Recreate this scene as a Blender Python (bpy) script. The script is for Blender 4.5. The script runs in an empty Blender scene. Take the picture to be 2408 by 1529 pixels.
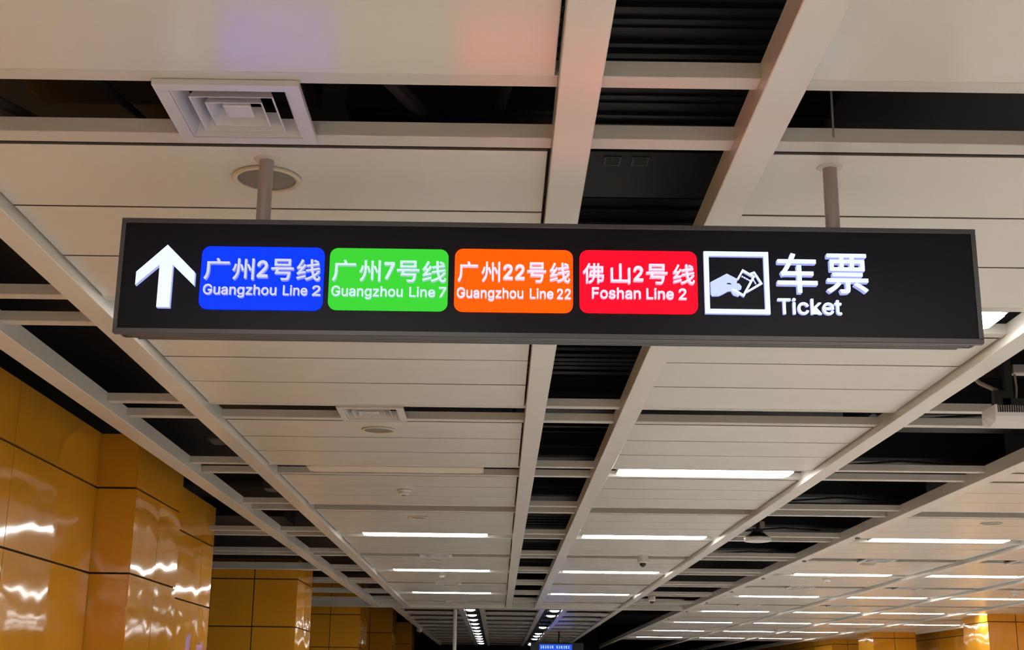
import bpy, bmesh, math, random
from mathutils import Vector, Matrix
random.seed(7)
C = bpy.context.scene.collection
SC = bpy.context.scene
PI = math.pi
EYE = 1.55                      # eye height above the floor; heights below are given above the eye and lifted by EYE

# ------------------------------------------------------------------ camera
cam_d = bpy.data.cameras.new('camera')
cam_d.sensor_width = 36.0
cam_d.lens = 3172.5 / 2408 * 36.0
cam_d.clip_start = 0.05
cam_d.clip_end = 300
cam = bpy.data.objects.new('camera', cam_d)
C.objects.link(cam)
pitch, yaw, roll = [math.radians(a) for a in (15.2404, 0.4432, 0.6322)]
fwd = Vector((math.sin(yaw) * math.cos(pitch), math.cos(yaw) * math.cos(pitch), math.sin(pitch)))
rgt = Vector((math.cos(yaw), -math.sin(yaw), 0))
upv = rgt.cross(fwd)
r2 = math.cos(roll) * rgt + math.sin(roll) * upv
u2 = -math.sin(roll) * rgt + math.cos(roll) * upv
m = Matrix((r2, u2, -fwd)).transposed().to_4x4()
m.translation = Vector((0, 0, EYE))
cam.matrix_world = m
SC.camera = cam

# ------------------------------------------------------------------ world, exposure
w = bpy.data.worlds.new('world')
SC.world = w
w.use_nodes = True
w.node_tree.nodes['Background'].inputs[0].default_value = (0.9, 0.95, 1.0, 1)
w.node_tree.nodes['Background'].inputs[1].default_value = 0.02
SC.view_settings.view_transform = 'Standard'
SC.view_settings.look = 'None'
SC.view_settings.gamma = 1.0
SC.view_settings.use_curve_mapping = False
SC.view_settings.exposure = 0.0
SC.cycles.max_bounces = 4
SC.cycles.diffuse_bounces = 3
SC.cycles.glossy_bounces = 3
SC.cycles.use_adaptive_sampling = True
SC.cycles.adaptive_threshold = 0.15
SC.cycles.adaptive_min_samples = 16
SC.cycles.use_denoising = True
SC.cycles.caustics_reflective = False
SC.cycles.caustics_refractive = False
SC.cycles.sample_clamp_indirect = 6.0
LIGHT = 27.5                    # radiance of the linear ceiling lights

# ------------------------------------------------------------------ materials
def mat(name, col, rough=0.5, metal=0.0, emit=None, estr=0.0, spec=0.5, bump=None, var=0.0, vscale=4.0, coat=0.0):
    M = bpy.data.materials.new(name)
    M.use_nodes = True
    nt = M.node_tree
    b = nt.nodes['Principled BSDF']
    b.inputs['Base Color'].default_value = (*col, 1)
    b.inputs['Roughness'].default_value = rough
    b.inputs['Metallic'].default_value = metal
    b.inputs['Specular IOR Level'].default_value = spec
    b.inputs['Coat Weight'].default_value = coat
    if emit:
        b.inputs['Emission Color'].default_value = (*emit, 1)
        b.inputs['Emission Strength'].default_value = estr
    tc = nt.nodes.new('ShaderNodeTexCoord')
    if var:
        n = nt.nodes.new('ShaderNodeTexNoise')
        n.inputs['Scale'].default_value = vscale
        n.inputs['Detail'].default_value = 3
        nt.links.new(tc.outputs['Object'], n.inputs['Vector'])
        mx = nt.nodes.new('ShaderNodeMix')
        mx.data_type = 'RGBA'
        mx.inputs[6].default_value = (*[c * (1 - var) for c in col], 1)
        mx.inputs[7].default_value = (*[min(1, c * (1 + var)) for c in col], 1)
        nt.links.new(n.outputs['Fac'], mx.inputs[0])
        nt.links.new(mx.outputs[2], b.inputs['Base Color'])
    if bump:
        n = nt.nodes.new('ShaderNodeTexNoise')
        n.inputs['Scale'].default_value = bump[0]
        n.inputs['Detail'].default_value = 1
        bp = nt.nodes.new('ShaderNodeBump')
        bp.inputs['Strength'].default_value = 1.0
        bp.inputs['Distance'].default_value = bump[1]
        nt.links.new(tc.outputs['Object'], n.inputs['Vector'])
        nt.links.new(n.outputs['Fac'], bp.inputs['Height'])
        nt.links.new(bp.outputs['Normal'], b.inputs['Normal'])
    return M

M_PANEL = mat('ceiling_panel_paint', (0.685, 0.66, 0.605), 0.22, spec=0.34, var=0.02, vscale=1.5, bump=(2.2, 0.003))
M_BEAM = mat('ceiling_beam_paint', (0.715, 0.69, 0.635), 0.24, spec=0.35, var=0.015, vscale=1.0, bump=(1.6, 0.003))
M_BAR = mat('ceiling_bar_paint', (0.60, 0.565, 0.51), 0.36)
M_DARK = mat('plenum_black', (0.004, 0.004, 0.006), 0.7, spec=0.2)
M_DARK2 = mat('plenum_dark_grey', (0.0075, 0.0078, 0.0105), 0.55, spec=0.25, var=0.3, vscale=3)
M_DUCT = mat('duct_brown_grey', (0.075, 0.060, 0.055), 0.6, var=0.2, vscale=3)
M_YELLOW = mat('yellow_enamel', (0.80, 0.355, 0.026), 0.07, spec=0.55, bump=(1.5, 0.016), var=0.04, vscale=0.8)
M_BOUNCE = mat('pale_bounce_wall', (0.66, 0.64, 0.60), 0.4)
M_JOINT = mat('panel_joint_shade', (0.055, 0.046, 0.038), 0.7, spec=0.2)
M_BACK = mat('recess_grey_brown', (0.17, 0.15, 0.13), 0.6)
M_YELLOWJ = mat('wall_joint_backing', (0.05, 0.03, 0.012), 0.8)
M_FLOOR = mat('polished_stone_floor', (0.62, 0.585, 0.55), 0.18, var=0.12, vscale=40)
M_LIGHT = mat('light_diffuser', (0.9, 0.9, 0.9), 0.5, emit=(1.0, 0.985, 0.945), estr=LIGHT)
M_LIGHTF = mat('light_housing', (0.62, 0.60, 0.55), 0.4)
M_LIGHTOFF = mat('light_diffuser_off', (0.74, 0.66, 0.53), 0.45)
M_SIGNF = mat('sign_face_black_acrylic', (0.0085, 0.0085, 0.0135), 0.35, spec=0.12)
M_SIGNH = mat('sign_housing_grey', (0.075, 0.075, 0.080), 0.38, metal=0.3)
M_GROOVE = mat('sign_groove', (0.012, 0.012, 0.012), 0.6)
M_PIPE = mat('hanger_pipe_grey', (0.40, 0.34, 0.33), 0.38, metal=0.35)
M_WLET = mat('letter_face_white', (0.25, 0.25, 0.27), 0.5, spec=0.1, emit=(0.63, 0.745, 1.0), estr=1.25)
M_WSIDE = mat('letter_side_white', (0.25, 0.25, 0.27), 0.5, spec=0.1, emit=(0.40, 0.45, 0.95), estr=0.8)
M_BLET = mat('letter_face_on_badge', (0.25, 0.25, 0.27), 0.5, spec=0.1, emit=(0.62, 0.68, 0.95), estr=0.86)
M_HAND = mat('pictogram_face', (0.25, 0.25, 0.27), 0.5, spec=0.1, emit=(0.52, 0.63, 0.97), estr=0.98)
M_BSIDE = mat('letter_side_on_badge', (0.25, 0.25, 0.27), 0.5, spec=0.1, emit=(0.30, 0.34, 0.72), estr=0.55)
M_GLET = mat('letter_face_pale_green', (0.25, 0.25, 0.27), 0.5, spec=0.1, emit=(0.62, 0.95, 0.90), estr=0.85)
M_GSIDE = mat('letter_side_pale_green', (0.25, 0.25, 0.27), 0.5, spec=0.1, emit=(0.33, 0.72, 0.62), estr=0.62)
M_OLET = mat('letter_face_pink_white', (0.25, 0.25, 0.27), 0.5, spec=0.1, emit=(0.95, 0.78, 0.95), estr=0.95)
M_OSIDE = mat('letter_side_pink', (0.25, 0.25, 0.27), 0.5, spec=0.1, emit=(0.72, 0.46, 0.68), estr=0.75)
M_BLUE = mat('badge_blue', (0.0, 0.005, 0.075), 0.5, spec=0.1, emit=(0.0005, 0.013, 1.0), estr=3.4)
M_GREEN = mat('badge_green', (0.005, 0.075, 0.005), 0.5, spec=0.1, emit=(0.045, 0.66, 0.035), estr=1.0)
M_ORANGE = mat('badge_orange', (0.1, 0.025, 0.0), 0.5, spec=0.1, emit=(1.0, 0.032, 0.0), estr=3.4)
M_RED = mat('badge_red', (0.1, 0.0, 0.005), 0.5, spec=0.1, emit=(1.0, 0.001, 0.007), estr=3.4)
M_WHITE = mat('white_plastic', (0.66, 0.63, 0.60), 0.35)
M_GREYP = mat('speaker_mesh_grey', (0.20, 0.18, 0.16), 0.6)
M_SPKRING = mat('speaker_ring', (0.66, 0.58, 0.46), 0.4)
M_VENT = mat('vent_paint', (0.62, 0.60, 0.60), 0.36)
M_BLACKP = mat('black_plastic', (0.012, 0.012, 0.014), 0.25)
M_BRACKET = mat('black_bracket', (0.015, 0.016, 0.015), 0.5)
M_CABLE = mat('beige_conduit', (0.30, 0.24, 0.19), 0.6)
M_SCREEN = mat('blue_led_screen', (0.0, 0.0, 0.1), 0.4, emit=(0.01, 0.09, 0.75), estr=1.0)
M_SCRTXT = mat('screen_glyphs', (0.5, 0.5, 0.8), 0.4, emit=(0.5, 0.6, 1.0), estr=1.2)
M_SPOT = mat('spot_lamp', (1, 1, 1), 0.4, emit=(0.95, 1.0, 1.0), estr=7.0)
M_FINS = mat('heat_sink_metal', (0.42, 0.39, 0.37), 0.4, metal=0.5)
M_LABEL = mat('faded_label', (0.07, 0.07, 0.072), 0.6)

for M_ in (M_BLET, M_BSIDE, M_GLET, M_GSIDE, M_OLET, M_OSIDE, M_HAND, M_WSIDE, M_SCRTXT):
    M_.cycles.emission_sampling = 'NONE'      # dim little letters: found by bounced rays only, which keeps the render quick

# ------------------------------------------------------------------ mesh helpers
class MB:
    def __init__(s):
        s.v, s.f = [], []
    def box(s, x0, x1, y0, y1, z0, z1, c=0.0):
        """box; c > 0 chamfers the lower edge (visible from below)"""
        z0 += EYE; z1 += EYE
        n = len(s.v)
        if c <= 0:
            s.v += [(x0, y0, z0), (x1, y0, z0), (x1, y1, z0), (x0, y1, z0), (x0, y0, z1), (x1, y0, z1), (x1, y1, z1), (x0, y1, z1)]
            s.f += [[n + i for i in q] for q in ((3, 2, 1, 0), (4, 5, 6, 7), (0, 1, 5, 4), (1, 2, 6, 5), (2, 3, 7, 6), (3, 0, 4, 7))]
        else:
            s.v += [(x0 + c, y0 + c, z0), (x1 - c, y0 + c, z0), (x1 - c, y1 - c, z0), (x0 + c, y1 - c, z0),
                    (x0, y0, z0 + c), (x1, y0, z0 + c), (x1, y1, z0 + c), (x0, y1, z0 + c),
                    (x0, y0, z1), (x1, y0, z1), (x1, y1, z1), (x0, y1, z1)]
            s.f += [[n + i for i in q] for q in ((3, 2, 1, 0), (0, 1, 5, 4), (1, 2, 6, 5), (2, 3, 7, 6), (3, 0, 4, 7),
                                                 (4, 5, 9, 8), (5, 6, 10, 9), (6, 7, 11, 10), (7, 4, 8, 11), (8, 9, 10, 11))]
        return s
    def lathe(s, cx, cy, prof, n=32, close=True):
        """profile [(r, z)] about the vertical axis"""
        b = len(s.v)
        for r, z in prof:
            for i in range(n):
                a = 2 * PI * i / n
                s.v.append((cx + r * math.cos(a), cy + r * math.sin(a), z + EYE))
        for j in range(len(prof) - 1):
            for i in range(n):
                k = (i + 1) % n
                s.f.append([b + j * n + i, b + j * n + k, b + (j + 1) * n + k, b + (j + 1) * n + i])
        if close:
            s.f.append([b + i for i in range(n)][::-1])
            s.f.append([b + (len(prof) - 1) * n + i for i in range(n)])
        return s
    def tube(s, pts, r, n=8):
        P = [Vector((p[0], p[1], p[2] + EYE)) for p in pts]
        b = len(s.v)
        for i, p in enumerate(P):
            t = (P[min(i + 1, len(P) - 1)] - P[max(i - 1, 0)]).normalized()
            a = Vector((0, 0, 1)) if abs(t.z) < 0.9 else Vector((1, 0, 0))
            u = t.cross(a).normalized(); v = t.cross(u)
            for k in range(n):
                q = 2 * PI * k / n
                s.v.append(tuple(p + r * (math.cos(q) * u + math.sin(q) * v)))
        for i in range(len(P) - 1):
            for k in range(n):
                l = (k + 1) % n
                s.f.append([b + i * n + k, b + i * n + l, b + (i + 1) * n + l, b + (i + 1) * n + k])
        s.f.append([b + k for k in range(n)]); s.f.append([b + (len(P) - 1) * n + k for k in range(n)][::-1])
        return s
    def prism(s, poly, y0, y1):
        """polygon in x,z pushed from y0 (front) to y1"""
        n = len(poly); b = len(s.v)
        s.v += [(x, y0, z + EYE) for x, z in poly] + [(x, y1, z + EYE) for x, z in poly]
        s.f.append([b + i for i in range(n)]); s.f.append([b + n + i for i in range(n)][::-1])
        for i in range(n):
            k = (i + 1) % n
            s.f.append([b + i, b + n + i, b + n + k, b + k])
        return s
    def frame(s, x0, x1, y0, y1, t, z0, z1):
        s.box(x0, x1, y0, y0 + t, z0, z1); s.box(x0, x1, y1 - t, y1, z0, z1)
        s.box(x0, x0 + t, y0 + t, y1 - t, z0, z1); s.box(x1 - t, x1, y0 + t, y1 - t, z0, z1)
        return s
    def mesh(s, name):
        me = bpy.data.meshes.new(name)
        me.from_pydata(s.v, [], s.f)
        bm = bmesh.new(); bm.from_mesh(me)
        bmesh.ops.recalc_face_normals(bm, faces=bm.faces)
        bm.to_mesh(me); bm.free()
        return me
    def build(s, name, material, parent=None, smooth=False):
        me = s.mesh(name)
        me.materials.append(material)
        if smooth:
            me.polygons.foreach_set('use_smooth', [True] * len(me.polygons))
            try:
                me.set_sharp_from_angle(angle=math.radians(35))
            except Exception:
                pass
        o = bpy.data.objects.new(name, me)
        C.objects.link(o)
        if parent:
            o.parent = parent
            o.matrix_parent_inverse = Matrix.Translation(parent.location).inverted()
        return o

def tag(o, label=None, cat=None, group=None, kind=None):
    if label: o['label'] = label
    if cat: o['category'] = cat
    if group: o['group'] = group
    if kind: o['kind'] = kind
    return o

def empty(name, x, y, z, label=None, cat=None, group=None, kind=None):
    o = bpy.data.objects.new(name, None)
    o.location = (x, y, z + EYE)
    o.empty_display_size = 0.1
    C.objects.link(o)
    return tag(o, label, cat, group, kind)

def copy_thing(root, dx, dy, dz, label):
    r = root.copy(); C.objects.link(r)
    r.location = root.location + Vector((dx, dy, dz)); r['label'] = label
    for ch in list(root.children):
        c = ch.copy(); C.objects.link(c); c.parent = r
        for g in list(ch.children):
            d = g.copy(); C.objects.link(d); d.parent = c
    return r

_shared = {}
def piece(name, key, make, material, parent, x, y, z):
    """a piece made once per key about its own origin and linked at x, y, z"""
    if key not in _shared:
        mb = MB(); make(mb)
        mb.v = [(a, b, c - EYE) for a, b, c in mb.v]
        me = mb.mesh(name); me.materials.append(material); _shared[key] = me
    o = bpy.data.objects.new(name, _shared[key])
    C.objects.link(o)
    o.location = (x, y, z + EYE)
    if parent: o.parent = parent
    return o

ORD = ['zeroth', 'first', 'second', 'third', 'fourth', 'fifth', 'sixth', 'seventh', 'eighth', 'ninth', 'tenth', 'eleventh', 'twelfth', 'thirteenth', 'fourteenth', 'fifteenth']

# ------------------------------------------------------------------ grid of the ceiling
MOD = 2.57
Y0 = 4.03
YK = lambda k: Y0 + MOD * k           # near edge of the k-th gap in the panels
GAP = 0.42
ZB, ZP, ZT = 1.85, 1.90, 1.956        # beam undersides, panel undersides, bar tops
L2, L1, A, B_, C_, D = (-2.85, -2.70), (-2.15, -2.015), (0.17, 0.305), (0.82, 0.955), (2.735, 2.87), (4.24, 4.375)
E_, F_, G_, H_ = (6.68, 6.82), (8.70, 8.84), (10.70, 10.84), (12.75, 12.89)
YEND = 31.35

# ------------------------------------------------------------------ setting: floor, deck, far walls
tag(MB().box(-9, 22, -14, 82, -1.65, -1.55).build('floor', M_FLOOR), kind='structure')
mb = MB().box(-9, 22, -14, 82, 2.78, 2.9)
yy = 2.0
while yy < 34:                                   # ribs of the black steel deck
    h = 0.05 + 0.03 * math.sin(yy * 3.1)
    mb.box(0.0, 1.3, yy, yy + 0.10, 2.78 - h, 2.79)
    yy += 0.22
ceiling = tag(mb.build('ceiling', M_DARK2), kind='structure')
tag(MB().box(-9, -8.9, -14, 82, -1.55, 2.78).build('wall_left', M_DARK), kind='structure')
tag(MB().box(21.9, 22, -14, 82, -1.55, 2.78).build('wall_right', M_YELLOW), kind='structure')
tag(MB().box(-8.9, 21.9, 81.9, 82, -1.55, 2.78).build('wall_back', M_DARK), kind='structure')
tag(MB().box(-8.9, 21.9, -14, -13.9, -1.55, 2.78).build('unseen_wall_front', M_BOUNCE), kind='structure')  # unseen wall behind the viewer, made pale to bounce light forward

# ceiling panels, three to a module, and the bars that edge every gap
def bay(x0, x1, k0, k1, fine_to):
    g = 0.001
    for k in range(k0, k1 + 1):
        ya = YK(k) + GAP + 0.10
        yb = YK(k + 1) - 0.085
        n = 3 if k < fine_to else 1
        L = (yb - ya) / n
        for i in range(n):
            wdt, ln = x1 - x0 - 0.024, L - g
            tilt = random.uniform(-1, 1)
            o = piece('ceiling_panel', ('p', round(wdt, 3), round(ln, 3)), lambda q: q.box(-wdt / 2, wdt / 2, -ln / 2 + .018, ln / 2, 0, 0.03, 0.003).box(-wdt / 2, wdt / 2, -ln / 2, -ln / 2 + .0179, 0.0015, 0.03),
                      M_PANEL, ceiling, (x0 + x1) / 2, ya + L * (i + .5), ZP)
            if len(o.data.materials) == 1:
                o.data.materials.append(M_JOINT)          # near edge lip coloured dark for the shade in the open joint
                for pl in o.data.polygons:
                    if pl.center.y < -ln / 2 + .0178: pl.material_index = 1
            o.rotation_euler = (0.0012 * tilt, 0.0008 * random.uniform(-1, 1), 0)
        bars(x0, x1, k)

def bars(x0, x1, k, only=None):
    wdt = x1 - x0
    for which, a, b in (('n', -0.085, -0.004), ('f', GAP, GAP + 0.088)):
        if only and which != only: continue
        piece('cross_bar', ('b', round(wdt, 3), which), lambda q: q.box(-wdt / 2, wdt / 2, a, b, 0, ZT - ZP, 0.003),
              M_BAR, ceiling, (x0 + x1) / 2, YK(k), ZP)

bay(L1[1], A[0], -1, 10, 99)
bay(B_[1], C_[0], -1, 10, 99)
for i, (p, q) in enumerate(((D, E_), (E_, F_), (F_, G_), (G_, H_))):
    bay(p[1], q[0], 3 + (i > 1) * 2, 17, 9 - i)
for k in range(-1, 11):
    bars(L2[1], L1[0], k)
    bars(A[1], B_[0], k)
    bars(C_[1], D[0], k)
for k in (5, 6, 7, 8, 9, 10):
    bars(-6.0, L2[0], k)
# panels behind the viewer, out of every view of the photograph
for x0, x1 in ((L1[1], A[0]), (B_[1], C_[0]), (D[1], E_[0]), (E_[1], F_[0]), (F_[1], G_[0]), (G_[1], H_[0])):
    MB().box(x0 + .01, x1 - .01, -13.8, YK(-1) - 0.1, ZP, ZP + .03).build('ceiling_panel', M_PANEL, ceiling)
for x0 in (D[1], E_[1], F_[1], G_[1]):
    x1 = x0 + (2.29 if x0 < 5 else 1.87)
    MB().box(x0 + .01, x1 - .01, YK(-1), YK(3 + (x0 > 8) * 2) + GAP + .08, ZP, ZP + .03).build('ceiling_panel', M_PANEL, ceiling)
# board closing the gap strip left of the beams, above the second yellow pillar and at the end
for y in (21.78,):
    MB().box(-6.0, L2[0], y, y + 0.16, 1.86, 1.965, .003).build('cross_bar', M_BAR, ceiling)
MB().box(-6.0, L2[0], 31.2, 31.5, 1.85, 2.02, .003).build('cross_bar', M_BAR, ceiling)

# long beams
beams = [(L2, -13.5, YEND), (L1, -13.5, YEND), (A, -13.5, YEND), (B_, -13.5, YEND), (C_, -13.5, YEND), (D, -13.5, 70.0), (E_, -13.5, 70), (F_, -13.5, 70), (G_, -13.5, 70), (H_, -13.5, 70)]
for i, (bx, ya, yb) in enumerate(beams):
    tag(MB().box(bx[0], bx[1], ya, yb, ZB, ZT + 0.004, 0.003).build('trim_%d' % (i + 1), M_BEAM), kind='structure')
# end fascia of the main ceiling
tag(MB().box(-2.9, 4.24, YEND, YEND + 0.16, 1.845, 2.10, .003).build('trim_11', M_BEAM), kind='structure')

# lower hall beyond: baffles between thin longitudinal strips
y = 31.9
while y < 57:
    for x0, x1 in ((-2.33, -0.94), (-0.32, 0.96), (1.62, 2.735)):
        MB().box(x0, x1, y, y + 1.05, 1.90, 1.915).build('ceiling_baffle', M_PANEL, ceiling)
    y += 2.27
MB().box(-2.3, 2.7, 31.6, 57.3, 1.99, 2.02).build('ceiling_backing', M_BACK, ceiling)
for i, (x0, x1) in enumerate(((-2.45, -2.33), (-0.94, -0.80), (-0.44, -0.32), (0.96, 1.08), (1.50, 1.62), (2.735, 2.87))):
    tag(MB().box(x0, x1, 31.52, 57.4, 1.86, 2.02).build('trim_%d' % (12 + i), M_BEAM), kind='structure')
for x0, x1 in ((-0.80, -0.44), (1.08, 1.50)):
    MB().box(x0, x1, 31.55, 57.4, 1.96, 2.0).build('light_trough', M_DARK, ceiling)
tag(MB().box(-9, 4.2, 57.5, 57.6, 1.2, 2.78).build('trim_20', M_DARK), kind='structure')

# ------------------------------------------------------------------ yellow enamel walls and pillars
ZJ = [-1.55, -1.28, -0.53, 0.22, 0.97, 1.72]
def face_y(parent, x, ys, ztop, side, t=0.02):
    """panels on a plane of constant x; side = +1 when they face +x"""
    zs = [z for z in ZJ if z < ztop] + [ztop]
    for j in range(len(zs) - 1):
        for i in range(len(ys) - 1):
            a, b = ys[i] + .006, ys[i + 1] - .006
            o = MB().box(x - t if side > 0 else x, x if side > 0 else x + t, a, b, zs[j] + .009, zs[j + 1] - .009).build('wall_panel', M_YELLOW)
            o.parent = parent
def face_x(parent, y, xs, ztop, t=0.02):
    """panels facing the viewer on a plane of constant y"""
    zs = [z for z in ZJ if z < ztop] + [ztop]
    for j in range(len(zs) - 1):
        for i in range(len(xs) - 1):
            a, b = xs[i] + .008, xs[i + 1] - .008
            o = MB().box(a, b, y, y + t, zs[j] + .009, zs[j + 1] - .009).build('wall_panel', M_YELLOW)
            o.parent = parent

XW, XP = -3.58, -3.23
wl = tag(MB().box(-4.2, XW - .025, -13.8, 17.1, -1.55, 2.21).build('wall_left', M_YELLOWJ), kind='structure')
face_y(wl, XW, [-13.5, -11, -8.8, -6.7, -4.6, -2.5, -0.4, 1.5, 3.6, 5.7, 7.8, 9.87, 11.985], 2.215, 1)
face_y(wl, XW, [13.75, 15.1, 16.45, 17.1], 2.215, 1)
def pillar(y0, depth, xl, xr, xm, ztop):
    p = tag(MB().box(xl, xr - .025, y0 + .025, y0 + depth, -1.55, ztop - .01).build('pillar', M_YELLOWJ), kind='structure')
    face_x(p, y0, [xl] + xm + [xr - .004], ztop)
    face_y(p, xr, [y0, y0 + depth / 2, y0 + depth], ztop, 1)
    return p
pillar(12.0, 1.75, XW - .02, XP, [], 2.215)
for y0 in (22.05, 32.3, 42.3, 52.0, 61.8):
    pillar(y0, 1.75, -4.62, XP, [-3.925], 2.05 if y0 < 25 else 2.52)
# right hand side
def pillar_r(y0, depth, xl, xr, xm, ztop):
    p = tag(MB().box(xl + .025, xr, y0 + .025, y0 + depth, -1.55, ztop - .01).build('pillar', M_YELLOWJ), kind='structure')
    face_x(p, y0, [xl + .004] + xm + [xr], ztop)
    face_y(p, xl, [y0, y0 + depth / 2, y0 + depth], ztop, -1)
pillar_r(32.2, 1.75, 11.47, 13.4, [12.13, 12.79], 2.0)
pillar_r(42.1, 1.75, 11.44, 12.76, [12.1], 2.0)
wr = tag(MB().box(13.40, 13.6, 24, 47.3, -1.55, 2.0).build('wall_right', M_YELLOWJ), kind='structure')
face_y(wr, 13.37, [24, 30, 36, 42, 47.2], 1.99, -1)
wr2 = tag(MB().box(11.48, 13.4, 47.45, 78, -1.55, 2.0).build('wall_right', M_YELLOWJ), kind='structure')
face_x(wr2, 47.4, [11.45, 12.0, 12.6, 13.3], 1.99)
face_y(wr2, 11.45, [47.4, 50, 53, 56, 60, 64, 70, 78], 1.99, -1)

# ------------------------------------------------------------------ linear ceiling lights
def lamp(xc, yc, half, label, group, lit=True, drop=0.0):
    ZP = 1.90 - drop
    t = empty('ceiling_light', xc, yc, ZP, label, 'ceiling light', group)
    h = 0.155
    MB().box(xc - half - .008, xc + half + .008, yc - h - .006, yc + h + .006, ZP + .012, ZP + .075).build('housing', M_LIGHTF, t)
    mb = MB(); c = .04; z0 = ZP + .002 + EYE
    pts = [(-half + c, -h), (half - c, -h), (half, -h + c), (half, h - c), (half - c, h), (-half + c, h), (-half, h - c), (-half, -h + c)]
    mb.v = [(xc + a, yc + b, z0) for a, b in pts] + [(xc + a, yc + b, z0 + .012) for a, b in pts]
    mb.f = [list(range(8))[::-1], list(range(8, 16))] + [[i, (i + 1) % 8, 8 + (i + 1) % 8, 8 + i] for i in range(8)]
    mb.build('diffuser', M_LIGHT if lit else M_LIGHTOFF, t)
    return t
rows = [('lights of the bay left of the central gap strip', 'bay left of the central gap', -0.93, 0.775, [3, 5, 7, 9], [-5, -4, -3, -2, -1, 1]),
        ('lights of the bay right of the central gap strip', 'bay right of the central gap', 1.825, 0.77, [1, 3, 5, 7, 9], [-5, -4, -3, -2, -1]),
        ('lights of the first right hand bay', 'first hall bay', 5.60, 0.775, [5, 7, 9, 11, 13, 15, 17], [-5, -3, -1, 1, 3]),
        ('lights of the second right hand bay', 'second hall bay', 7.73, 0.80, [7, 9, 11, 13, 15, 17], [-5, -3, -1, 1, 3, 5]),
        ('lights of the third right hand bay', 'third hall bay', 9.71, 0.81, [9, 11, 13, 15, 17], [-5, -3, -1, 1, 3, 5, 7]),
        ('lights of the fourth right hand bay', 'fourth hall bay', 11.78, 0.82, [11, 13], [-4, -2, 0, 3, 5, 7, 9])]
for grp, where, xc, half, ks, unseen in rows:
    for n, k in enumerate(ks):
        off = (xc < 0 and k == 3)
        if off:
            lab = 'unlit beige linear ceiling light panel just above the small smoke detector, left bay'
        else:
            m_ = n + (0 if xc < 0 or xc == 1.825 else 1)
            lab = 'glowing linear ceiling light, %s from the viewer in the %s' % (ORD[m_], where)
        if k == 1:
            lab = 'glowing white ceiling light peeking out behind the right end of the black sign'
        xo = -0.05 if (k == 5 and xc == 5.60) else 0.0
        lamp(xc + xo, YK(k) + 0.20, half + (0.08 if xo else 0), lab, grp, lit=not off)
    for n, k in enumerate(unseen):  # unseen fixtures added to brighten the floor and near ceiling
        lamp(xc, YK(k) + 0.20, half, 'added ceiling light out of sight, %s of its row, %s' % (ORD[n + 1], where), grp, drop=0.02 if (k < -1 or xc > 3) else 0.0)

# ------------------------------------------------------------------ air vents
def vent(x0, y0, s, label, zb=1.885, mod=True):
    t = empty('air_vent', x0 + s / 2, y0 + s / 2, zb, label, 'air vent', 'square ceiling air vents')
    MB().frame(x0, x0 + s, y0, y0 + s, .045, zb, zb + .02).build('outer_frame', M_VENT, t)
    # black throat above
    MB().box(x0 + .03, x0 + s - .03, y0 + .03, y0 + s - .03, zb + .13, zb + .14).build('duct_throat', M_DARK, t)
    cx, cy = x0 + s / 2, y0 + s / 2
    R = s / 2 - .046
    for i, (r, up) in enumerate(((R, .0), (R * .73, .0), (R * .50, .0))):
        mb = MB()
        ri = r - R * .13
        lo, hi = zb + .004, zb + .062
        for (ro, zo), (rn, zn) in ((((r, lo)), ((ri, hi))),):
            # a sloped square ring: wide at the bottom, narrow at the top
            for th in (0, .006):
                for rr, zz in ((ro - th, zo + th * .0), (rn - th, zn)):
                    mb.v += [(cx - rr, cy - rr, zz + EYE), (cx + rr, cy - rr, zz + EYE), (cx + rr, cy + rr, zz + EYE), (cx - rr, cy + rr, zz + EYE)]
        for a, b in ((0, 4), (8, 12)):
            for q in range(4):
                w_ = (q + 1) % 4
                mb.f.append([a + q, a + w_, b + w_, b + q])
        for q in range(4):
            w_ = (q + 1) % 4
            mb.f.append([q, w_, 8 + w_, 8 + q]); mb.f.append([4 + q, 4 + w_, 12 + w_, 12 + q])
        mb.build('louvre_ring', M_VENT, t)
    MB().box(cx - R * .24, cx + R * .24, cy - R * .24, cy + R * .24, zb + .012, zb + .024, .004).build('centre_plate', M_VENT, t)
    return t
vent(-1.14, 4.0, 0.475, 'large square louvred air vent above the left hanger pipe of the sign', 1.878)
vl = {2: 'square louvred air vent in the first gap visible below the sign, left bay', 6: 'square air vent between the two nearest lit lights of the left bay',
      8: 'square air vent between second and third lit lights of the left bay', 10: 'square air vent at the far end of the left bay'}
for k in (2, 6, 8, 10):
    vent(-1.14, YK(k) - .02, 0.465, vl[k])
for x, k, lab in ((5.24, 6, 'square air vent just beyond the nearest light of the right hall'), (5.24, 8, 'square air vent between second and third lights of the first right hall bay'),
                  (7.40, 6, 'square air vent at the right edge nearer than all lights of the second hall bay'), (7.20, 8, 'square air vent in the second hall bay behind its nearest light'),
                  (7.20, 10, 'square air vent in the second hall bay behind its second light'), (5.24, 10, 'square air vent between third and fourth lights of the first right hall bay')):
    vent(x, YK(k) - .02, 0.465, lab)

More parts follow.
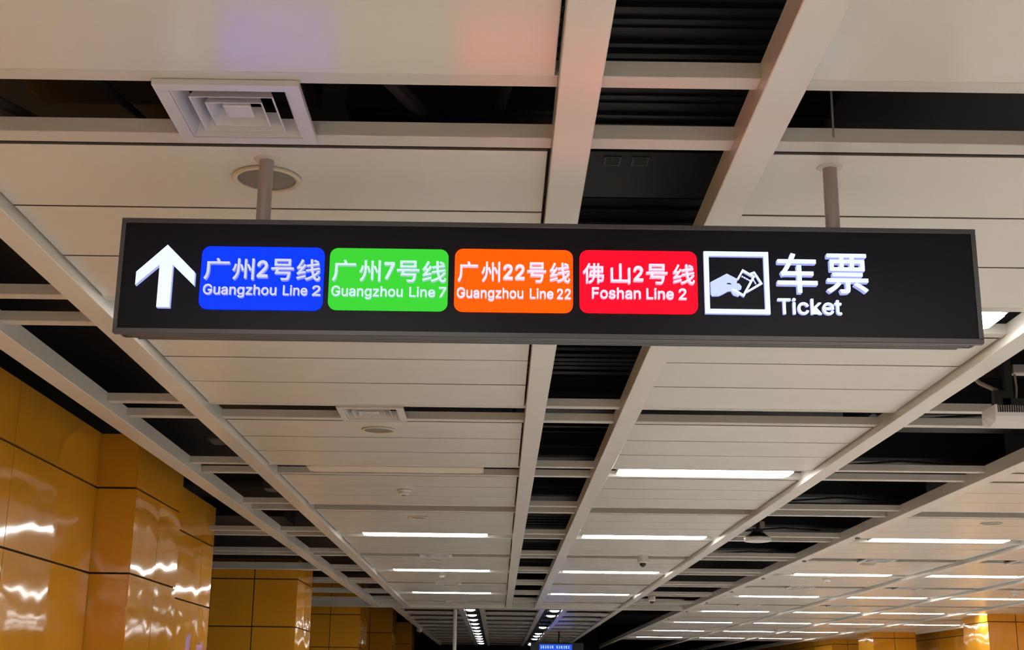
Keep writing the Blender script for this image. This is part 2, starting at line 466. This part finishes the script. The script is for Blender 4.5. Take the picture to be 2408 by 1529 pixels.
# ------------------------------------------------------------------ round ceiling speakers
def speaker(x, y, r, label):
    t = empty('ceiling_speaker', x, y, ZP, label, 'speaker', 'round ceiling speakers')
    z = ZP
    MB().lathe(x, y, [(r, z - .002), (r, z - .010), (r - .008, z - .014), (r - .020, z - .010), (r - .022, z - .003), (r - .022, z + .01), (r, z + .01)], 40, close=False).build('ring', M_SPKRING, t, True)
    MB().lathe(x, y, [(r - .021, z - .004), (r - .03, z - .006), (0.01, z - .009)], 40).build('mesh_cover', M_GREYP, t, True)
    return t
speaker(-0.912, 4.87, 0.132, 'large round ceiling speaker with pale ring behind the left hanger pipe')
speaker(-0.92, 10.02, 0.127, 'round ceiling speaker beside the air vent below the sign')
speaker(-0.92, 15.28, 0.118, 'round ceiling speaker in front of the nearest lit light of the left bay')
speaker(-0.90, 20.36, 0.115, 'round ceiling speaker just past the first vent between the left bay lights')
speaker(-0.88, 25.36, 0.115, 'round ceiling speaker past the second vent between the left bay lights')
speaker(-0.84, 30.35, 0.16, 'dark round ceiling speaker at the very end of the left bay')
speaker(5.55, 15.22, 0.12, 'round ceiling speaker nearest the viewer in the right hall')
speaker(5.49, 20.22, 0.12, 'round ceiling speaker behind the first light of the first right hall bay')
speaker(5.48, 25.32, 0.12, 'round ceiling speaker behind the second light of the first right hall bay')

# ------------------------------------------------------------------ smoke detectors, dome cameras
def smoke(x, y, label, s=1.0):
    t = empty('smoke_detector', x, y, ZP, label, 'smoke detector', 'white smoke detectors')
    z = ZP
    MB().lathe(x, y, [(.055 * s, z), (.058 * s, z - .012), (.052 * s, z - .022)], 24).build('base', M_WHITE, t, True)
    MB().lathe(x, y, [(.045 * s, z - .022), (.042 * s, z - .042), (.030 * s, z - .052)], 24).build('body', M_WHITE, t, True)
    MB().lathe(x, y, [(.018 * s, z - .052), (.016 * s, z - .060), (.006 * s, z - .062)], 16).build('sensor', M_GREYP, t, True)
smoke(-0.935, 13.15, 'small white smoke detector above the unlit panel side of the left bay', 1.25)
smoke(-0.95, 23.0, 'small smoke detector between first and second lit lights of the left bay', 1.2)
smoke(5.52, 22.95, 'small white smoke detector behind the second light of the right hall', 1.35)
smoke(9.70, 25.65, 'small white smoke detector at the right edge in the third hall bay', 1.35)
smoke(9.70, 36.0, 'tiny smoke detector deep in the third hall bay', 1.35)
def dome(x, y, z, label, s=1.0):
    t = empty('dome_camera', x, y, z, label, 'camera', 'dome security cameras')
    MB().lathe(x, y, [(.075 * s, z), (.078 * s, z - .02), (.078 * s, z - .085 * s), (.062 * s, z - .105 * s)], 28).build('housing', M_WHITE, t, True)
    pr = [(.048 * s * math.cos(a * PI / 12), z - .105 * s - .055 * s * math.sin(a * PI / 12)) for a in range(0, 6)] + [(.004, z - .161 * s)]
    MB().lathe(x, y, pr, 24).build('dome', M_BLACKP, t, True)
dome(2.05, 19.40, ZP, 'white dome camera with black bulb between first and second lights of the right bay')
dome(3.09, 27.625, 1.90, 'white dome camera with black bulb in the wide right gap strip', .95)
dome(-2.39, 42.0, 1.86, 'tiny dome camera far off beside the yellow pillars', 1.1)

# small sensor studs on the beam right of the wide gap
for i, y_ in enumerate((16.36, 19.3, 22.36, 25.4, 28.5, 31.6, 35.0)):
    x_ = 4.33 + .012 * i * 0
    o = MB().box(x_ - .022, x_ + .022, y_ - .03, y_ + .03, ZB - .022, ZB, .006).build('sensor_stud', M_GREYP)
    tag(o, 'small grey stud under the beam right of the wide gap, %s from the viewer' % ORD[i + 1], 'sensor', 'studs under the hall beam')

# ------------------------------------------------------------------ downlights of the lower far ceiling
n = 0
for xs, ys, side in ((-0.665, [32.9, 35.2, 37.45, 39.7, 42.0, 44.2, 46.4, 48.7, 50.9, 53.3, 55.8], 'left'), (1.345, [32.9, 35.1, 41.5, 45.9, 48.0, 50.6, 55.0, 56.6], 'right')):
    for i, y_ in enumerate(ys):
        t = empty('downlight', xs, y_, 1.9, 'round white downlight, %s from the viewer in the %s far ceiling trough' % (ORD[i + 1], side), 'downlight', 'downlights of the far %s trough' % side)
        MB().lathe(xs, y_, [(.115 * math.cos(q * PI / 12), 1.90 + .042 * math.sin(q * PI / 12)) for q in range(-5, 6)], 24).build('lens', M_SPOT, t, True)
        MB().frame(xs - .16, xs + .16, y_ - .16, y_ + .45, .03, 1.90, 1.96).build('casing', M_BLACKP, t)
for i, y_ in enumerate((37.3, 39.4)):
    t = empty('downlight', 1.345, y_, 1.9, 'switched off black square downlight, %s gap in the right far ceiling trough' % ORD[i + 1], 'downlight', 'unlit downlights of the far right trough')
    MB().lathe(1.345, y_, [(.12, 1.895), (.12, 1.95)], 24).build('lens', M_BLACKP, t)
    MB().frame(1.345 - .16, 1.345 + .16, y_ - .16, y_ + .4, .03, 1.90, 1.96).build('casing', M_BLACKP, t)

# ------------------------------------------------------------------ far blue display and white pole
t = empty('display', 1.92, 44.0, 1.0, 'black hanging display with a blue lit screen cut by the lower edge of the photo', 'display')
MB().box(1.05, 2.72, 44.0, 44.25, 0.70, 1.54, .02).build('housing', M_BLACKP, t)
MB().box(1.32, 2.36, 43.985, 44.0, 0.80, 1.49).build('screen', M_SCREEN, t)
mb = MB(); xx = 1.36
random.seed(3)
for i in range(13):
    if i in (6,): xx += .07; continue
    mb.box(xx, xx + .045, 43.978, 43.985, 1.37, 1.385); mb.box(xx, xx + .045, 43.978, 43.985, 1.425, 1.437)
    mb.box(xx + .018, xx + .03, 43.978, 43.985, 1.36, 1.445)
    if i % 2: mb.box(xx, xx + .012, 43.978, 43.985, 1.385, 1.44)
    xx += .073
mb.build('text_line', M_SCRTXT, t)
MB().tube([(1.95, 44.12, 1.54), (1.95, 44.12, 1.90)], .03).build('hanger', M_BLACKP, t)
o = MB().tube([(-1.01, 32.4, 1.88), (-1.01, 32.4, -0.2)], .043, 12).build('hanging_pole', M_WHITE)
tag(o, 'slim white vertical pole dropping from the start of the far ceiling', 'pole')

# ------------------------------------------------------------------ flood light with cooling fins in the wide gap
t = empty('flood_light', 3.3, 8.3, 1.7, 'white box flood light with cooling fins hung on a black bracket in the wide gap', 'flood light')
x0, x1, ya, yb, zb, zt = 3.075, 3.56, 8.2, 8.44, 1.655, 1.765
mb = MB()
b = len(mb.v); c = .03
prof = [(ya, zb + .035), (ya + .012, zb + .008), (ya + .03, zb), (yb - .03, zb), (yb, zb + .015), (yb, zt - .02), (yb - .02, zt - .03), (ya + .035, zt - .05), (ya, zb + .06)]
mb.v = [(x0 + (c if i in (2, 3) else 0), p, q + EYE) for i, (p, q) in enumerate(prof)] + [(x1 - (c if i in (2, 3) else 0), p, q + EYE) for i, (p, q) in enumerate(prof)]
nn = len(prof)
mb.f = [list(range(nn)), list(range(nn, 2 * nn))[::-1]] + [[i, (i + 1) % nn, nn + (i + 1) % nn, nn + i] for i in range(nn)]
mb.build('housing', M_WHITE, t)
MB().box(x0 + .002, x0 + .016, ya + .004, yb, zt - .06, zt).build('end_plate', M_WHITE, t)
MB().box(x1 - .016, x1 - .002, ya + .004, yb, zt - .06, zt).build('end_plate', M_WHITE, t)
for i in range(30):
    x = x0 + .024 + i * .0148
    MB().box(x, x + .005, ya + .006, yb - .02, zt - .052, zt - .004).build('cooling_fin', M_FINS, t)
MB().box(x0 + .0, x0 + .02, ya + .03, ya + .06, zt, zt + .012).build('foot', M_BRACKET, t)
MB().box(x0 + .07, x0 + .40, ya + .05, ya + .13, zt, zt + .05, .008).box(x0 + .02, x0 + .12, ya + .05, ya + .10, zt - .004, zt + .10, .01).build('bracket', M_BRACKET, t)
MB().box(x0 + .10, x0 + .145, ya + .06, ya + .11, zt + .02, zt + .42).build('bracket_post', M_BRACKET, t)
MB().box(x0 + .15, x0 + .27, ya + .04, ya + .12, zt + .21, zt + .265, .006).build('junction_box', M_FINS, t)
MB().tube([(x0 + .17, ya + .08, zt + .21), (x0 + .175, ya + .08, zt + .12), (x0 + .165, ya + .08, zt + .04)], .008).build('cable', M_CABLE, t)
MB().tube([(x0 - .12, ya + .16, zt + .26), (x0 - .04, ya + .12, zt + .16), (x0 + .055, ya + .08, zt + .10)], .014).build('conduit', M_CABLE, t)

# ------------------------------------------------------------------ round high bay lamp in the wide gap
t = empty('high_bay_lamp', 3.05, 16.0, 1.8, 'round white high bay lamp with black clamp hanging in the wide gap', 'lamp')
X, Y = 3.05, 16.0
MB().lathe(X, Y, [(.12, 1.745), (.155, 1.750), (.160, 1.765), (.160, 1.79), (.150, 1.80), (.10, 1.803)], 36).build('lamp_rim', M_WHITE, t, True)
MB().lathe(X, Y, [(.118, 1.80), (.10, 1.825), (.07, 1.845), (.05, 1.85)], 28).build('heat_sink', M_BRACKET, t, True)
for a in range(10):
    q = 2 * PI * a / 10
    MB().tube([(X + .14 * math.cos(q), Y + .14 * math.sin(q), 1.80), (X + .06 * math.cos(q), Y + .06 * math.sin(q), 1.86)], .004, 5).build('guard_wire', M_BRACKET, t)
MB().box(X - .06, X + .06, Y - .04, Y + .04, 1.85, 1.90, .01).build('clamp', M_BRACKET, t)
MB().tube([(X, Y, 1.88), (X + .02, Y, 2.0), (X + .06, Y, 2.78)], .018).build('stem', M_BRACKET, t)
MB().box(X + .03, X + .08, Y - .06, Y - .02, 1.90, 1.98, .008).build('junction_box', M_CABLE, t)

# ------------------------------------------------------------------ dark services above the ceiling grid
def service(name, mb, material, label, cat, group=None):
    return tag(mb.build(name, material), label, cat, group)
service('pipe', MB().tube([(-2.00, 4.10, 2.03), (-1.80, 4.65, 2.06), (-1.68, 5.0, 2.08)], .022), M_DUCT, 'brown slanting pipe above the gap left of the large vent', 'pipe')
service('air_duct', MB().box(-1.90, -0.75, 4.35, 5.1, 2.30, 2.6, .01), M_DUCT, 'brown grey sheet duct above the gap left of the large vent', 'air duct')
service('cable_tray', MB().tube([(-2.0, 4.28, 2.12), (-0.9, 4.30, 2.12)], .022).tube([(-1.55, 4.0, 2.10), (-1.38, 4.9, 2.12)], .014), M_BRACKET, 'black support rails in front of the brown duct', 'rail')
service('air_duct', MB().box(-0.6, 0.2, 4.75, 5.5, 2.12, 2.35, .01).box(-0.6, 0.2, 4.70, 4.73, 2.12, 2.15), M_DARK2, 'dark duct above the gap between the large vent and central beam', 'air duct')
service('hose', MB().tube([(-0.52, 3.95, 2.00), (-0.40, 4.2, 2.01), (-0.30, 4.5, 2.02), (-0.22, 4.64, 2.03)], .028), M_DARK, 'black flexible hose above the gap right of the large vent', 'hose')
service('hose', MB().tube([(0.06, 4.2, 2.35), (0.03, 4.4, 2.15), (-0.02, 4.6, 2.08)], .02), M_DARK2, 'short dark hose above the gap close to the central beam', 'hose')
# ribbed duct seen up the central gap strip
t = empty('air_duct', 0.6, 4.6, 2.5, 'black ribbed air duct seen up the central gap strip above the sign', 'air duct')
MB().box(-0.1, 1.4, 3.3, 6.4, 2.42, 2.76).build('duct_body', M_DARK2, t)
yy = 3.32
random.seed(11)
while yy < 5.55:
    MB().box(-0.1, 1.4, yy, yy + .022 + random.random() * .02, 2.42 - random.uniform(.008, .024), 2.42).build('duct_rib', M_DARK2, t)
    yy += random.uniform(.06, .12)
for i, x in enumerate((0.47, 0.60)):
    MB().box(x, x + .078, 5.86, 5.965, 2.414, 2.42).build('faded_label', M_LABEL, t)
    for j in range(5):
        MB().box(x + .008, x + .07, 5.872 + j * .018, 5.880 + j * .018, 2.4125, 2.414).build('label_line', M_DARK2, t)
for y_ in (5.76,):
    MB().box(-0.1, 1.4, y_, y_ + .02, 2.40, 2.42).build('duct_rib', M_DARK2, t)
service('threaded_rod', MB().tube([(1.02, 4.10, 1.96), (1.025, 4.35, 2.38)], .006), M_FINS, 'thin slanting rod above the gap at the right beam', 'rod')
service('threaded_rod', MB().tube([(1.16, 4.40, 1.9), (1.16, 4.40, 2.78)], .004), M_FINS, 'thin upright rod above the gap right of the central strip', 'rod')
for i, (xa, xb, y_, z_) in enumerate(((0.1, 1.1, 7.9, 2.30), (0.1, 1.1, 10.6, 2.2), (0.1, 1.1, 13.2, 2.25), (0.1, 1.1, 15.6, 2.2))):
    service('air_duct', MB().box(xa, xb, y_, y_ + .5, z_, z_ + .25, .02).box(xa, xb, y_ - .04, y_, z_ + .1, z_ + .14), M_DARK2, 'dark duct crossing above the central gap strip, %s beyond the sign' % ORD[i + 1], 'air duct', 'ducts over the central strip')
for i, (y_, z_) in enumerate(((7.2, 2.35), (10.4, 2.15), (12.9, 2.2), (15.4, 2.2), (18.3, 2.2), (20.9, 2.15))):
    mb = MB().box(2.9, 4.9, y_, y_ + (.5 if y_ == 15.4 else .8), z_, z_ + .3, .03)
    mb.tube([(2.9, y_ - .2, z_ - .05), (3.3, y_ - .15, z_ - .07), (3.8, y_ - .22, z_ - .04), (4.3, y_ - .18, z_ - .06)], .012)
    service('air_duct', mb, M_DARK2, 'dark duct above the wide right gap strip, %s beyond the sign' % ORD[i + 1], 'air duct', 'ducts over the wide right strip')
for i, (y_, z_) in enumerate(((10.3, 2.2), (11.9, 2.15), (14.9, 2.15))):
    mb = MB().box(-2.62, -2.16, y_, y_ + .3, z_, z_ + .2, .01)
    service('cable_tray', mb, M_DUCT, 'dark cable tray above the narrow left gap strip, %s beyond the sign' % ORD[i + 1], 'cable tray', 'trays over the left strip')
service('cable_tray', MB().box(-5.5, -2.9, 18.2, 19.2, 2.25, 2.5), M_DARK2, 'dark tray above the black recess between yellow wall and second pillar', 'cable tray')

# ------------------------------------------------------------------ THE SIGN
SX0, SX1, SZ0, SZ1, SY = -1.379, 1.716, 1.213, 1.644, 4.63
sign = empty('hanging_sign', (SX0 + SX1) / 2, SY + .05, SZ0, 'long black illuminated hanging sign with arrow, four coloured line badges and ticket symbol', 'sign')
MB().box(SX0 + .012, SX1 - .012, SY + .008, SY + .094, SZ0 + .010, SZ1 - .006, 0.0).build('housing', M_SIGNH, sign)
# front rim
rim = MB(); RT = .017
rim.box(SX0, SX1, SY - .004, SY + .022, SZ0, SZ0 + RT * 1.1, .003)
rim.box(SX0, SX1, SY - .004, SY + .022, SZ1 - RT, SZ1, .003)
rim.box(SX0, SX0 + RT * .9, SY - .004, SY + .022, SZ0 + RT, SZ1 - RT)
rim.box(SX1 - RT, SX1, SY - .004, SY + .022, SZ0 + RT, SZ1 - RT)
rim.build('front_rim', M_SIGNH, sign)
for a, b in ((.030, .050), (.056, .074), (.080, .096)):
    MB().box(SX0 + .02 + a * .6, SX1 - .02 - a * .6, SY + a, SY + b, SZ0 + .002, SZ0 + .012, .002).build('bottom_rail', M_SIGNH, sign)
MB().box(SX0 + .02, SX1 - .02, SY + .024, SY + .095, SZ0 + .0085, SZ0 + .0102).build('groove_strip', M_GROOVE, sign)
face = MB().box(SX0 + RT * .8, SX1 - RT * .8, SY + .001, SY + .01, SZ0 + RT, SZ1 - RT).build('face_panel', M_SIGNF, sign)

YF0 = SY - .012                      # front of the raised badges
def rrect(x0, x1, z0, z1, r, n=8):
    pts = []
    for cx, cz, a0 in ((x1 - r, z1 - r, 0), (x0 + r, z1 - r, 90), (x0 + r, z0 + r, 180), (x1 - r, z0 + r, 270)):
        for i in range(n + 1):
            a = math.radians(a0 + 90 * i / n)
            pts.append((cx + r * math.cos(a), cz + r * math.sin(a)))
    return pts

SANS = None
try:                                  # Blender's own bundled sans face, when it is there
    SANS = bpy.data.fonts.load(bpy.utils.system_resource('DATAFILES', path='fonts') + '/Inter.woff2')
except Exception:
    SANS = None
def glyph_mesh(txt, bold):
    cu = bpy.data.curves.new('glyph', 'FONT')
    cu.body = txt
    if SANS and ord(txt[0]) < 256: cu.font = SANS
    cu.extrude = 0.5
    cu.resolution_u = 4
    ob = bpy.data.objects.new('glyph', cu)
    C.objects.link(ob)
    dg = bpy.context.evaluated_depsgraph_get()
    me = bpy.data.meshes.new_from_object(ob.evaluated_get(dg))
    bpy.data.objects.remove(ob); bpy.data.curves.remove(cu)
    return me

def place_mesh(me, rect, y0, y1, name, parent, mats, split=False, bold=0):
    """fit a glyph mesh into rect (x0, x1, z0, z1); with split, one object for each letter"""
    bm = bmesh.new(); bm.from_mesh(me)
    bmesh.ops.remove_doubles(bm, verts=bm.verts, dist=1e-5)
    if bold:                                    # heavier strokes: eight shifted copies round the outline
        src = bm.copy(); base_me = bpy.data.meshes.new('tmp'); src.to_mesh(base_me); src.free()
        for k in range(8):
            n0 = len(bm.verts)
            bm.from_mesh(base_me); bm.verts.ensure_lookup_table()
            dx, dy = bold * math.cos(k * PI / 4), bold * math.sin(k * PI / 4)
            for v in bm.verts[n0:]:
                v.co.x += dx; v.co.y += dy; v.co.z *= 1 - .004 * (k + 1)
        bpy.data.meshes.remove(base_me)
        bm.faces.index_update(); bm.verts.index_update()
    xs = [v.co.x for v in bm.verts]; ys = [v.co.y for v in bm.verts]
    ax, bx, ay, by = min(xs), max(xs), min(ys), max(ys)
    sc_ = y0 / 4.615                        # the rect was taken on the plane y = 4.615
    x0, x1, z0, z1 = [q * sc_ for q in rect]
    for v in bm.verts:
        X = x0 + (v.co.x - ax) / (bx - ax) * (x1 - x0)
        Z = z0 + (v.co.y - ay) / (by - ay) * (z1 - z0)
        Yv = y0 + (0.5 - v.co.z) * (y1 - y0)
        v.co = (X, Yv, Z + EYE)
    bm.faces.index_update(); bm.verts.index_update()
    bmesh.ops.recalc_face_normals(bm, faces=bm.faces)
    for f in bm.faces:
        f.material_index = 0 if abs(f.normal.y) > .8 else 1
    groups = [list(bm.faces)]
    if split:
        seen = set(); isl = []
        for f in bm.faces:
            if f.index in seen: continue
            st = [f]; seen.add(f.index); cur = []
            while st:
                g = st.pop(); cur.append(g)
                for e in g.edges:
                    for h in e.link_faces:
                        if h.index not in seen:
                            seen.add(h.index); st.append(h)
            lo = min(v.co.x for g in cur for v in g.verts); hi = max(v.co.x for g in cur for v in g.verts)
            isl.append([lo, hi, cur])
        isl.sort(key=lambda q: q[0])
        out = []
        for lo, hi, cur in isl:
            if out and lo < out[-1][1] - 0.3 * min(hi - lo, out[-1][1] - out[-1][0]):
                out[-1][1] = max(out[-1][1], hi); out[-1][2] += cur
            else:
                out.append([lo, hi, list(cur)])
        groups = [q[2] for q in out]
    for g in groups:
        vs, idx, fs = [], {}, []
        for f in g:
            q = []
            for v in f.verts:
                if v.index not in idx:
                    idx[v.index] = len(vs); vs.append(tuple(v.co))
                q.append(idx[v.index])
            fs.append((q, f.material_index))
        m2 = bpy.data.meshes.new(name)
        m2.from_pydata(vs, [], [q for q, _ in fs])
        for mm in mats: m2.materials.append(mm)
        m2.polygons.foreach_set('material_index', [mi for _, mi in fs])
        o = bpy.data.objects.new(name, m2); C.objects.link(o)
        o.parent = parent
        if parent.parent is None:
            o.matrix_parent_inverse = Matrix.Translation(parent.location).inverted()
    bm.free()

def text(txt, rect, parent, mats, bold, name, y0, y1, split=True):
    me = glyph_mesh(txt, bold)
    place_mesh(me, rect, y0, y1, name, parent, mats, split, bold)
    bpy.data.meshes.remove(me)

LET = [
 ('blue', M_BLUE, (M_BLET, M_BSIDE), (-1.0807, -0.6410, 1.3047, 1.5390),
  [('广', -1.0714, -0.9756), ('州', -0.9705, -0.8873), ('2', -0.8823, -0.8379), ('号', -0.8317, -0.7459), ('线', -0.7408, -0.6499)],
  [('Guangzhou', -1.0690, -0.8044), ('Line', -0.7845, -0.6940), ('2', -0.6804, -0.6472)]),
 ('green', M_GREEN, (M_GLET, M_GSIDE), (-0.6216, -0.1953, 1.3077, 1.5391),
  [('广', -0.6129, -0.5235), ('州', -0.5159, -0.4351), ('7', -0.4276, -0.3846), ('号', -0.3819, -0.2960), ('线', -0.2910, -0.1999)],
  [('Guangzhou', -0.6122, -0.3542), ('Line', -0.3341, -0.2384), ('7', -0.2294, -0.1991)]),
 ('orange', M_ORANGE, (M_OLET, M_OSIDE), (-0.1718, 0.2524, 1.3075, 1.5423),
  [('广', -0.1636, -0.0859), ('州', -0.0786, -0.0069), ('2', -0.0008, 0.0389), ('2', 0.0417, 0.0814), ('号', 0.0847, 0.1584), ('线', 0.1657, 0.2443)],
  [('Guangzhou', -0.1647, 0.0760), ('Line', 0.0961, 0.1837), ('22', 0.1930, 0.2455)]),
 ('red', M_RED, (M_OLET, M_OSIDE), (0.2767, 0.6992, 1.3094, 1.5435),
  [('佛', 0.2848, 0.3659), ('山', 0.3846, 0.4605), ('2', 0.4665, 0.5071), ('号', 0.5123, 0.5943), ('线', 0.6085, 0.6918)],
  [('Foshan', 0.3181, 0.4959), ('Line', 0.5129, 0.6139), ('2', 0.6284, 0.6596)]),
]
for cname, bm_, lm, (x0, x1, z0, z1), zh, en in LET:
    badge = MB().prism(rrect(x0, x1, z0, z1, .030), SY - .006, SY + .002).build('line_badge', bm_, sign)
    badge['label'] = '%s rounded rectangular line badge' % cname
    ya, yb = SY - .026, SY - .0065
    for ch, a, b in zh:
        dig = ch.isdigit()
        zl, zh_ = ((1.422, 1.4865) if dig else (1.4125, 1.4925))
        if cname in ('orange', 'red'):
            zl, zh_ = ((1.427, 1.4845) if dig else (1.418, 1.4925))
        text(ch, (a + .003, b - .002, zl, zh_), badge, lm, .012 if not dig else .022, 'chinese_character' if not dig else 'digit', ya, yb, split=False)
    for wd, a, b in en:
        up = 0.0385
        base = 1.3565 if cname != 'red' else 1.3605
        if cname == 'red': up = .0415
        lo = base - (up * .27 if 'g' in wd else 0)
        text(wd, (a + .002, b - .001, lo, base + up * (1.0 if wd[0] != 'G' else 1.01)), badge, lm, .014, 'letter', SY - .021, SY - .0065)

# big Chinese word and Ticket
for ch, a, b in (('车', .985, 1.131), ('票', 1.163, 1.3135)):
    text(ch, (a, b, 1.3905, 1.5405), sign, (M_WLET, M_WSIDE), .014, 'chinese_character', SY - .024, SY + .002, split=False)
text('Ticket', (.983, 1.213, 1.3105, 1.3715), sign, (M_WLET, M_WSIDE), .016, 'letter', SY - .014, SY + .002)

def plate(poly_list, name, y0, y1, label=None, mats=(M_WLET, M_WSIDE), parent=sign):
    mb = MB()
    for p in poly_list: mb.prism(p, y0, y1)
    o = mb.build(name, mats[0], parent)
    o.data.materials.append(mats[1])
    for p in o.data.polygons:
        p.material_index = 0 if abs(p.normal.y) > .8 else 1
    if label: o['label'] = label
    return o
ax = -1.2030
hw = .1048
plate([[(ax, 1.5385), (ax + hw, 1.4355), (ax + hw, 1.3865), (ax + .0235, 1.4640), (ax + .0235, 1.3055), (ax - .0235, 1.3055), (ax - .0235, 1.4640), (ax - hw, 1.3865), (ax - hw, 1.4355)]],
      'arrow', SY - .020, SY + .002, 'glowing white straight-ahead arrow')

# ticket pictogram
px0, px1, pz0, pz1, pt = 0.7235, 0.9562, 1.3095, 1.5425, .0175
def ring(x0, x1, z0, z1, t):
    return [[(x0, z0), (x1, z0), (x1, z0 + t), (x0, z0 + t)], [(x0, z1 - t), (x1, z1 - t), (x1, z1), (x0, z1)],
            [(x0, z0 + t), (x0 + t, z0 + t), (x0 + t, z1 - t), (x0, z1 - t)], [(x1 - t, z0 + t), (x1, z0 + t), (x1, z1 - t), (x1 - t, z1 - t)]]
picto = plate(ring(px0, px1, pz0, pz1, pt), 'pictogram_frame', SY - .016, SY + .002, 'white square frame of the ticket symbol')
hand = [(.7456, 1.4276), (.8052, 1.4603), (.8427, 1.4404), (.8397, 1.4245), (.849, 1.4232), (.8571, 1.4123), (.855, 1.4026), (.8448, 1.3994),
        (.833, 1.4003), (.8440, 1.3905), (.8501, 1.3822), (.844, 1.3754), (.8356, 1.3785), (.8272, 1.381), (.8208, 1.3906), (.8201, 1.3959),
        (.8074, 1.3948), (.7884, 1.3831), (.7747, 1.3768), (.751, 1.3764), (.7461, 1.3843)]
plate([hand], 'hand_symbol', SY - .012, SY + .002, 'white hand shape of the symbol', (M_HAND, M_WSIDE))
plate([[(.8032, 1.4239), (.8150, 1.425), (.8225, 1.4189), (.8149, 1.4197), (.8048, 1.4204)]], 'thumb_slot', SY - .0125, SY - .011, 'small dark slot by the thumb', (M_SIGNF, M_SIGNF))
def quad_ring(q, t):
    """outline of a convex quad as four bars"""
    c = Vector((sum(p[0] for p in q) / 4, sum(p[1] for p in q) / 4))
    n = 4; inner = []
    P = [Vector(p) for p in q]
    for i in range(n):
        a, b, d = P[i - 1], P[i], P[(i + 1) % n]
        n1 = Vector((-(b - a).y, (b - a).x)).normalized(); n2 = Vector((-(d - b).y, (d - b).x)).normalized()
        if n1.dot(c - b) < 0: n1 = -n1
        if n2.dot(c - b) < 0: n2 = -n2
        k = (n1 + n2); k = k / (1 + n1.dot(n2))
        inner.append(b + k * t)
    return [[tuple(P[i]), tuple(P[(i + 1) % n]), tuple(inner[(i + 1) % n]), tuple(inner[i])] for i in range(n)]
tick1 = quad_ring([(.8619, 1.4786), (.9077, 1.4515), (.8645, 1.3732), (.8194, 1.4012)], .0085)
tick1 = [tick1[0], tick1[1], tick1[2], [(.8619, 1.4786), (.8410, 1.4420), (.8470, 1.4370), (.8648, 1.4690)]]
plate(tick1, 'ticket_symbol', SY - .012, SY + .002, 'front ticket outline')
plate([[(.9077, 1.4515), (.9058, 1.4712), (.8895, 1.4651), (.8870, 1.4590), (.9040, 1.4610), (.9060, 1.4500)]] if False else
      [[(.8895, 1.4651), (.9058, 1.4712), (.9044, 1.4618), (.8935, 1.4590)], [(.9058, 1.4712), (.9341, 1.4244), (.9228, 1.4282), (.9040, 1.4610)],
       [(.9341, 1.4244), (.8755, 1.3895), (.8785, 1.3990), (.9235, 1.4275)]], 'ticket_symbol', SY - .010, SY + .002, 'rear ticket outline')
plate([[(.9000, 1.4400), (.9026, 1.4400), (.9110, 1.4245), (.9085, 1.4235)]], 'ticket_stub_line', SY - .009, SY + .002)
dots = []
for i in range(7):
    f_ = i / 6.0
    cx, cz = .8612 + f_ * .0262, 1.4518 - f_ * .0145
    if i % 2 == 0: dots.append([(cx - .0026, cz), (cx, cz - .0034), (cx + .0026, cz), (cx, cz + .0034)])
    else: dots.append([(cx - .0032, cz + .0012), (cx + .0028, cz - .0020), (cx + .0032, cz + .0002), (cx - .0026, cz + .0030)])
plate(dots, 'perforation_line', SY - .008, SY + .002)

# hanger pipes
for x, side in ((-0.881, 'left'), (1.213, 'right')):
    p = MB().tube([(x, SY + .052, SZ1 - .008), (x, SY + .052, 1.915)], .0265, 24).build('hanger_pipe', M_PIPE, sign, True)
    MB().lathe(x, SY + .052, [(.034, 1.893), (.046, 1.896), (.050, 1.902)], 24).build('pipe_collar', M_BAR, p, True)
    for q in sign.children:
        pass
bpy.context.view_layer.update()
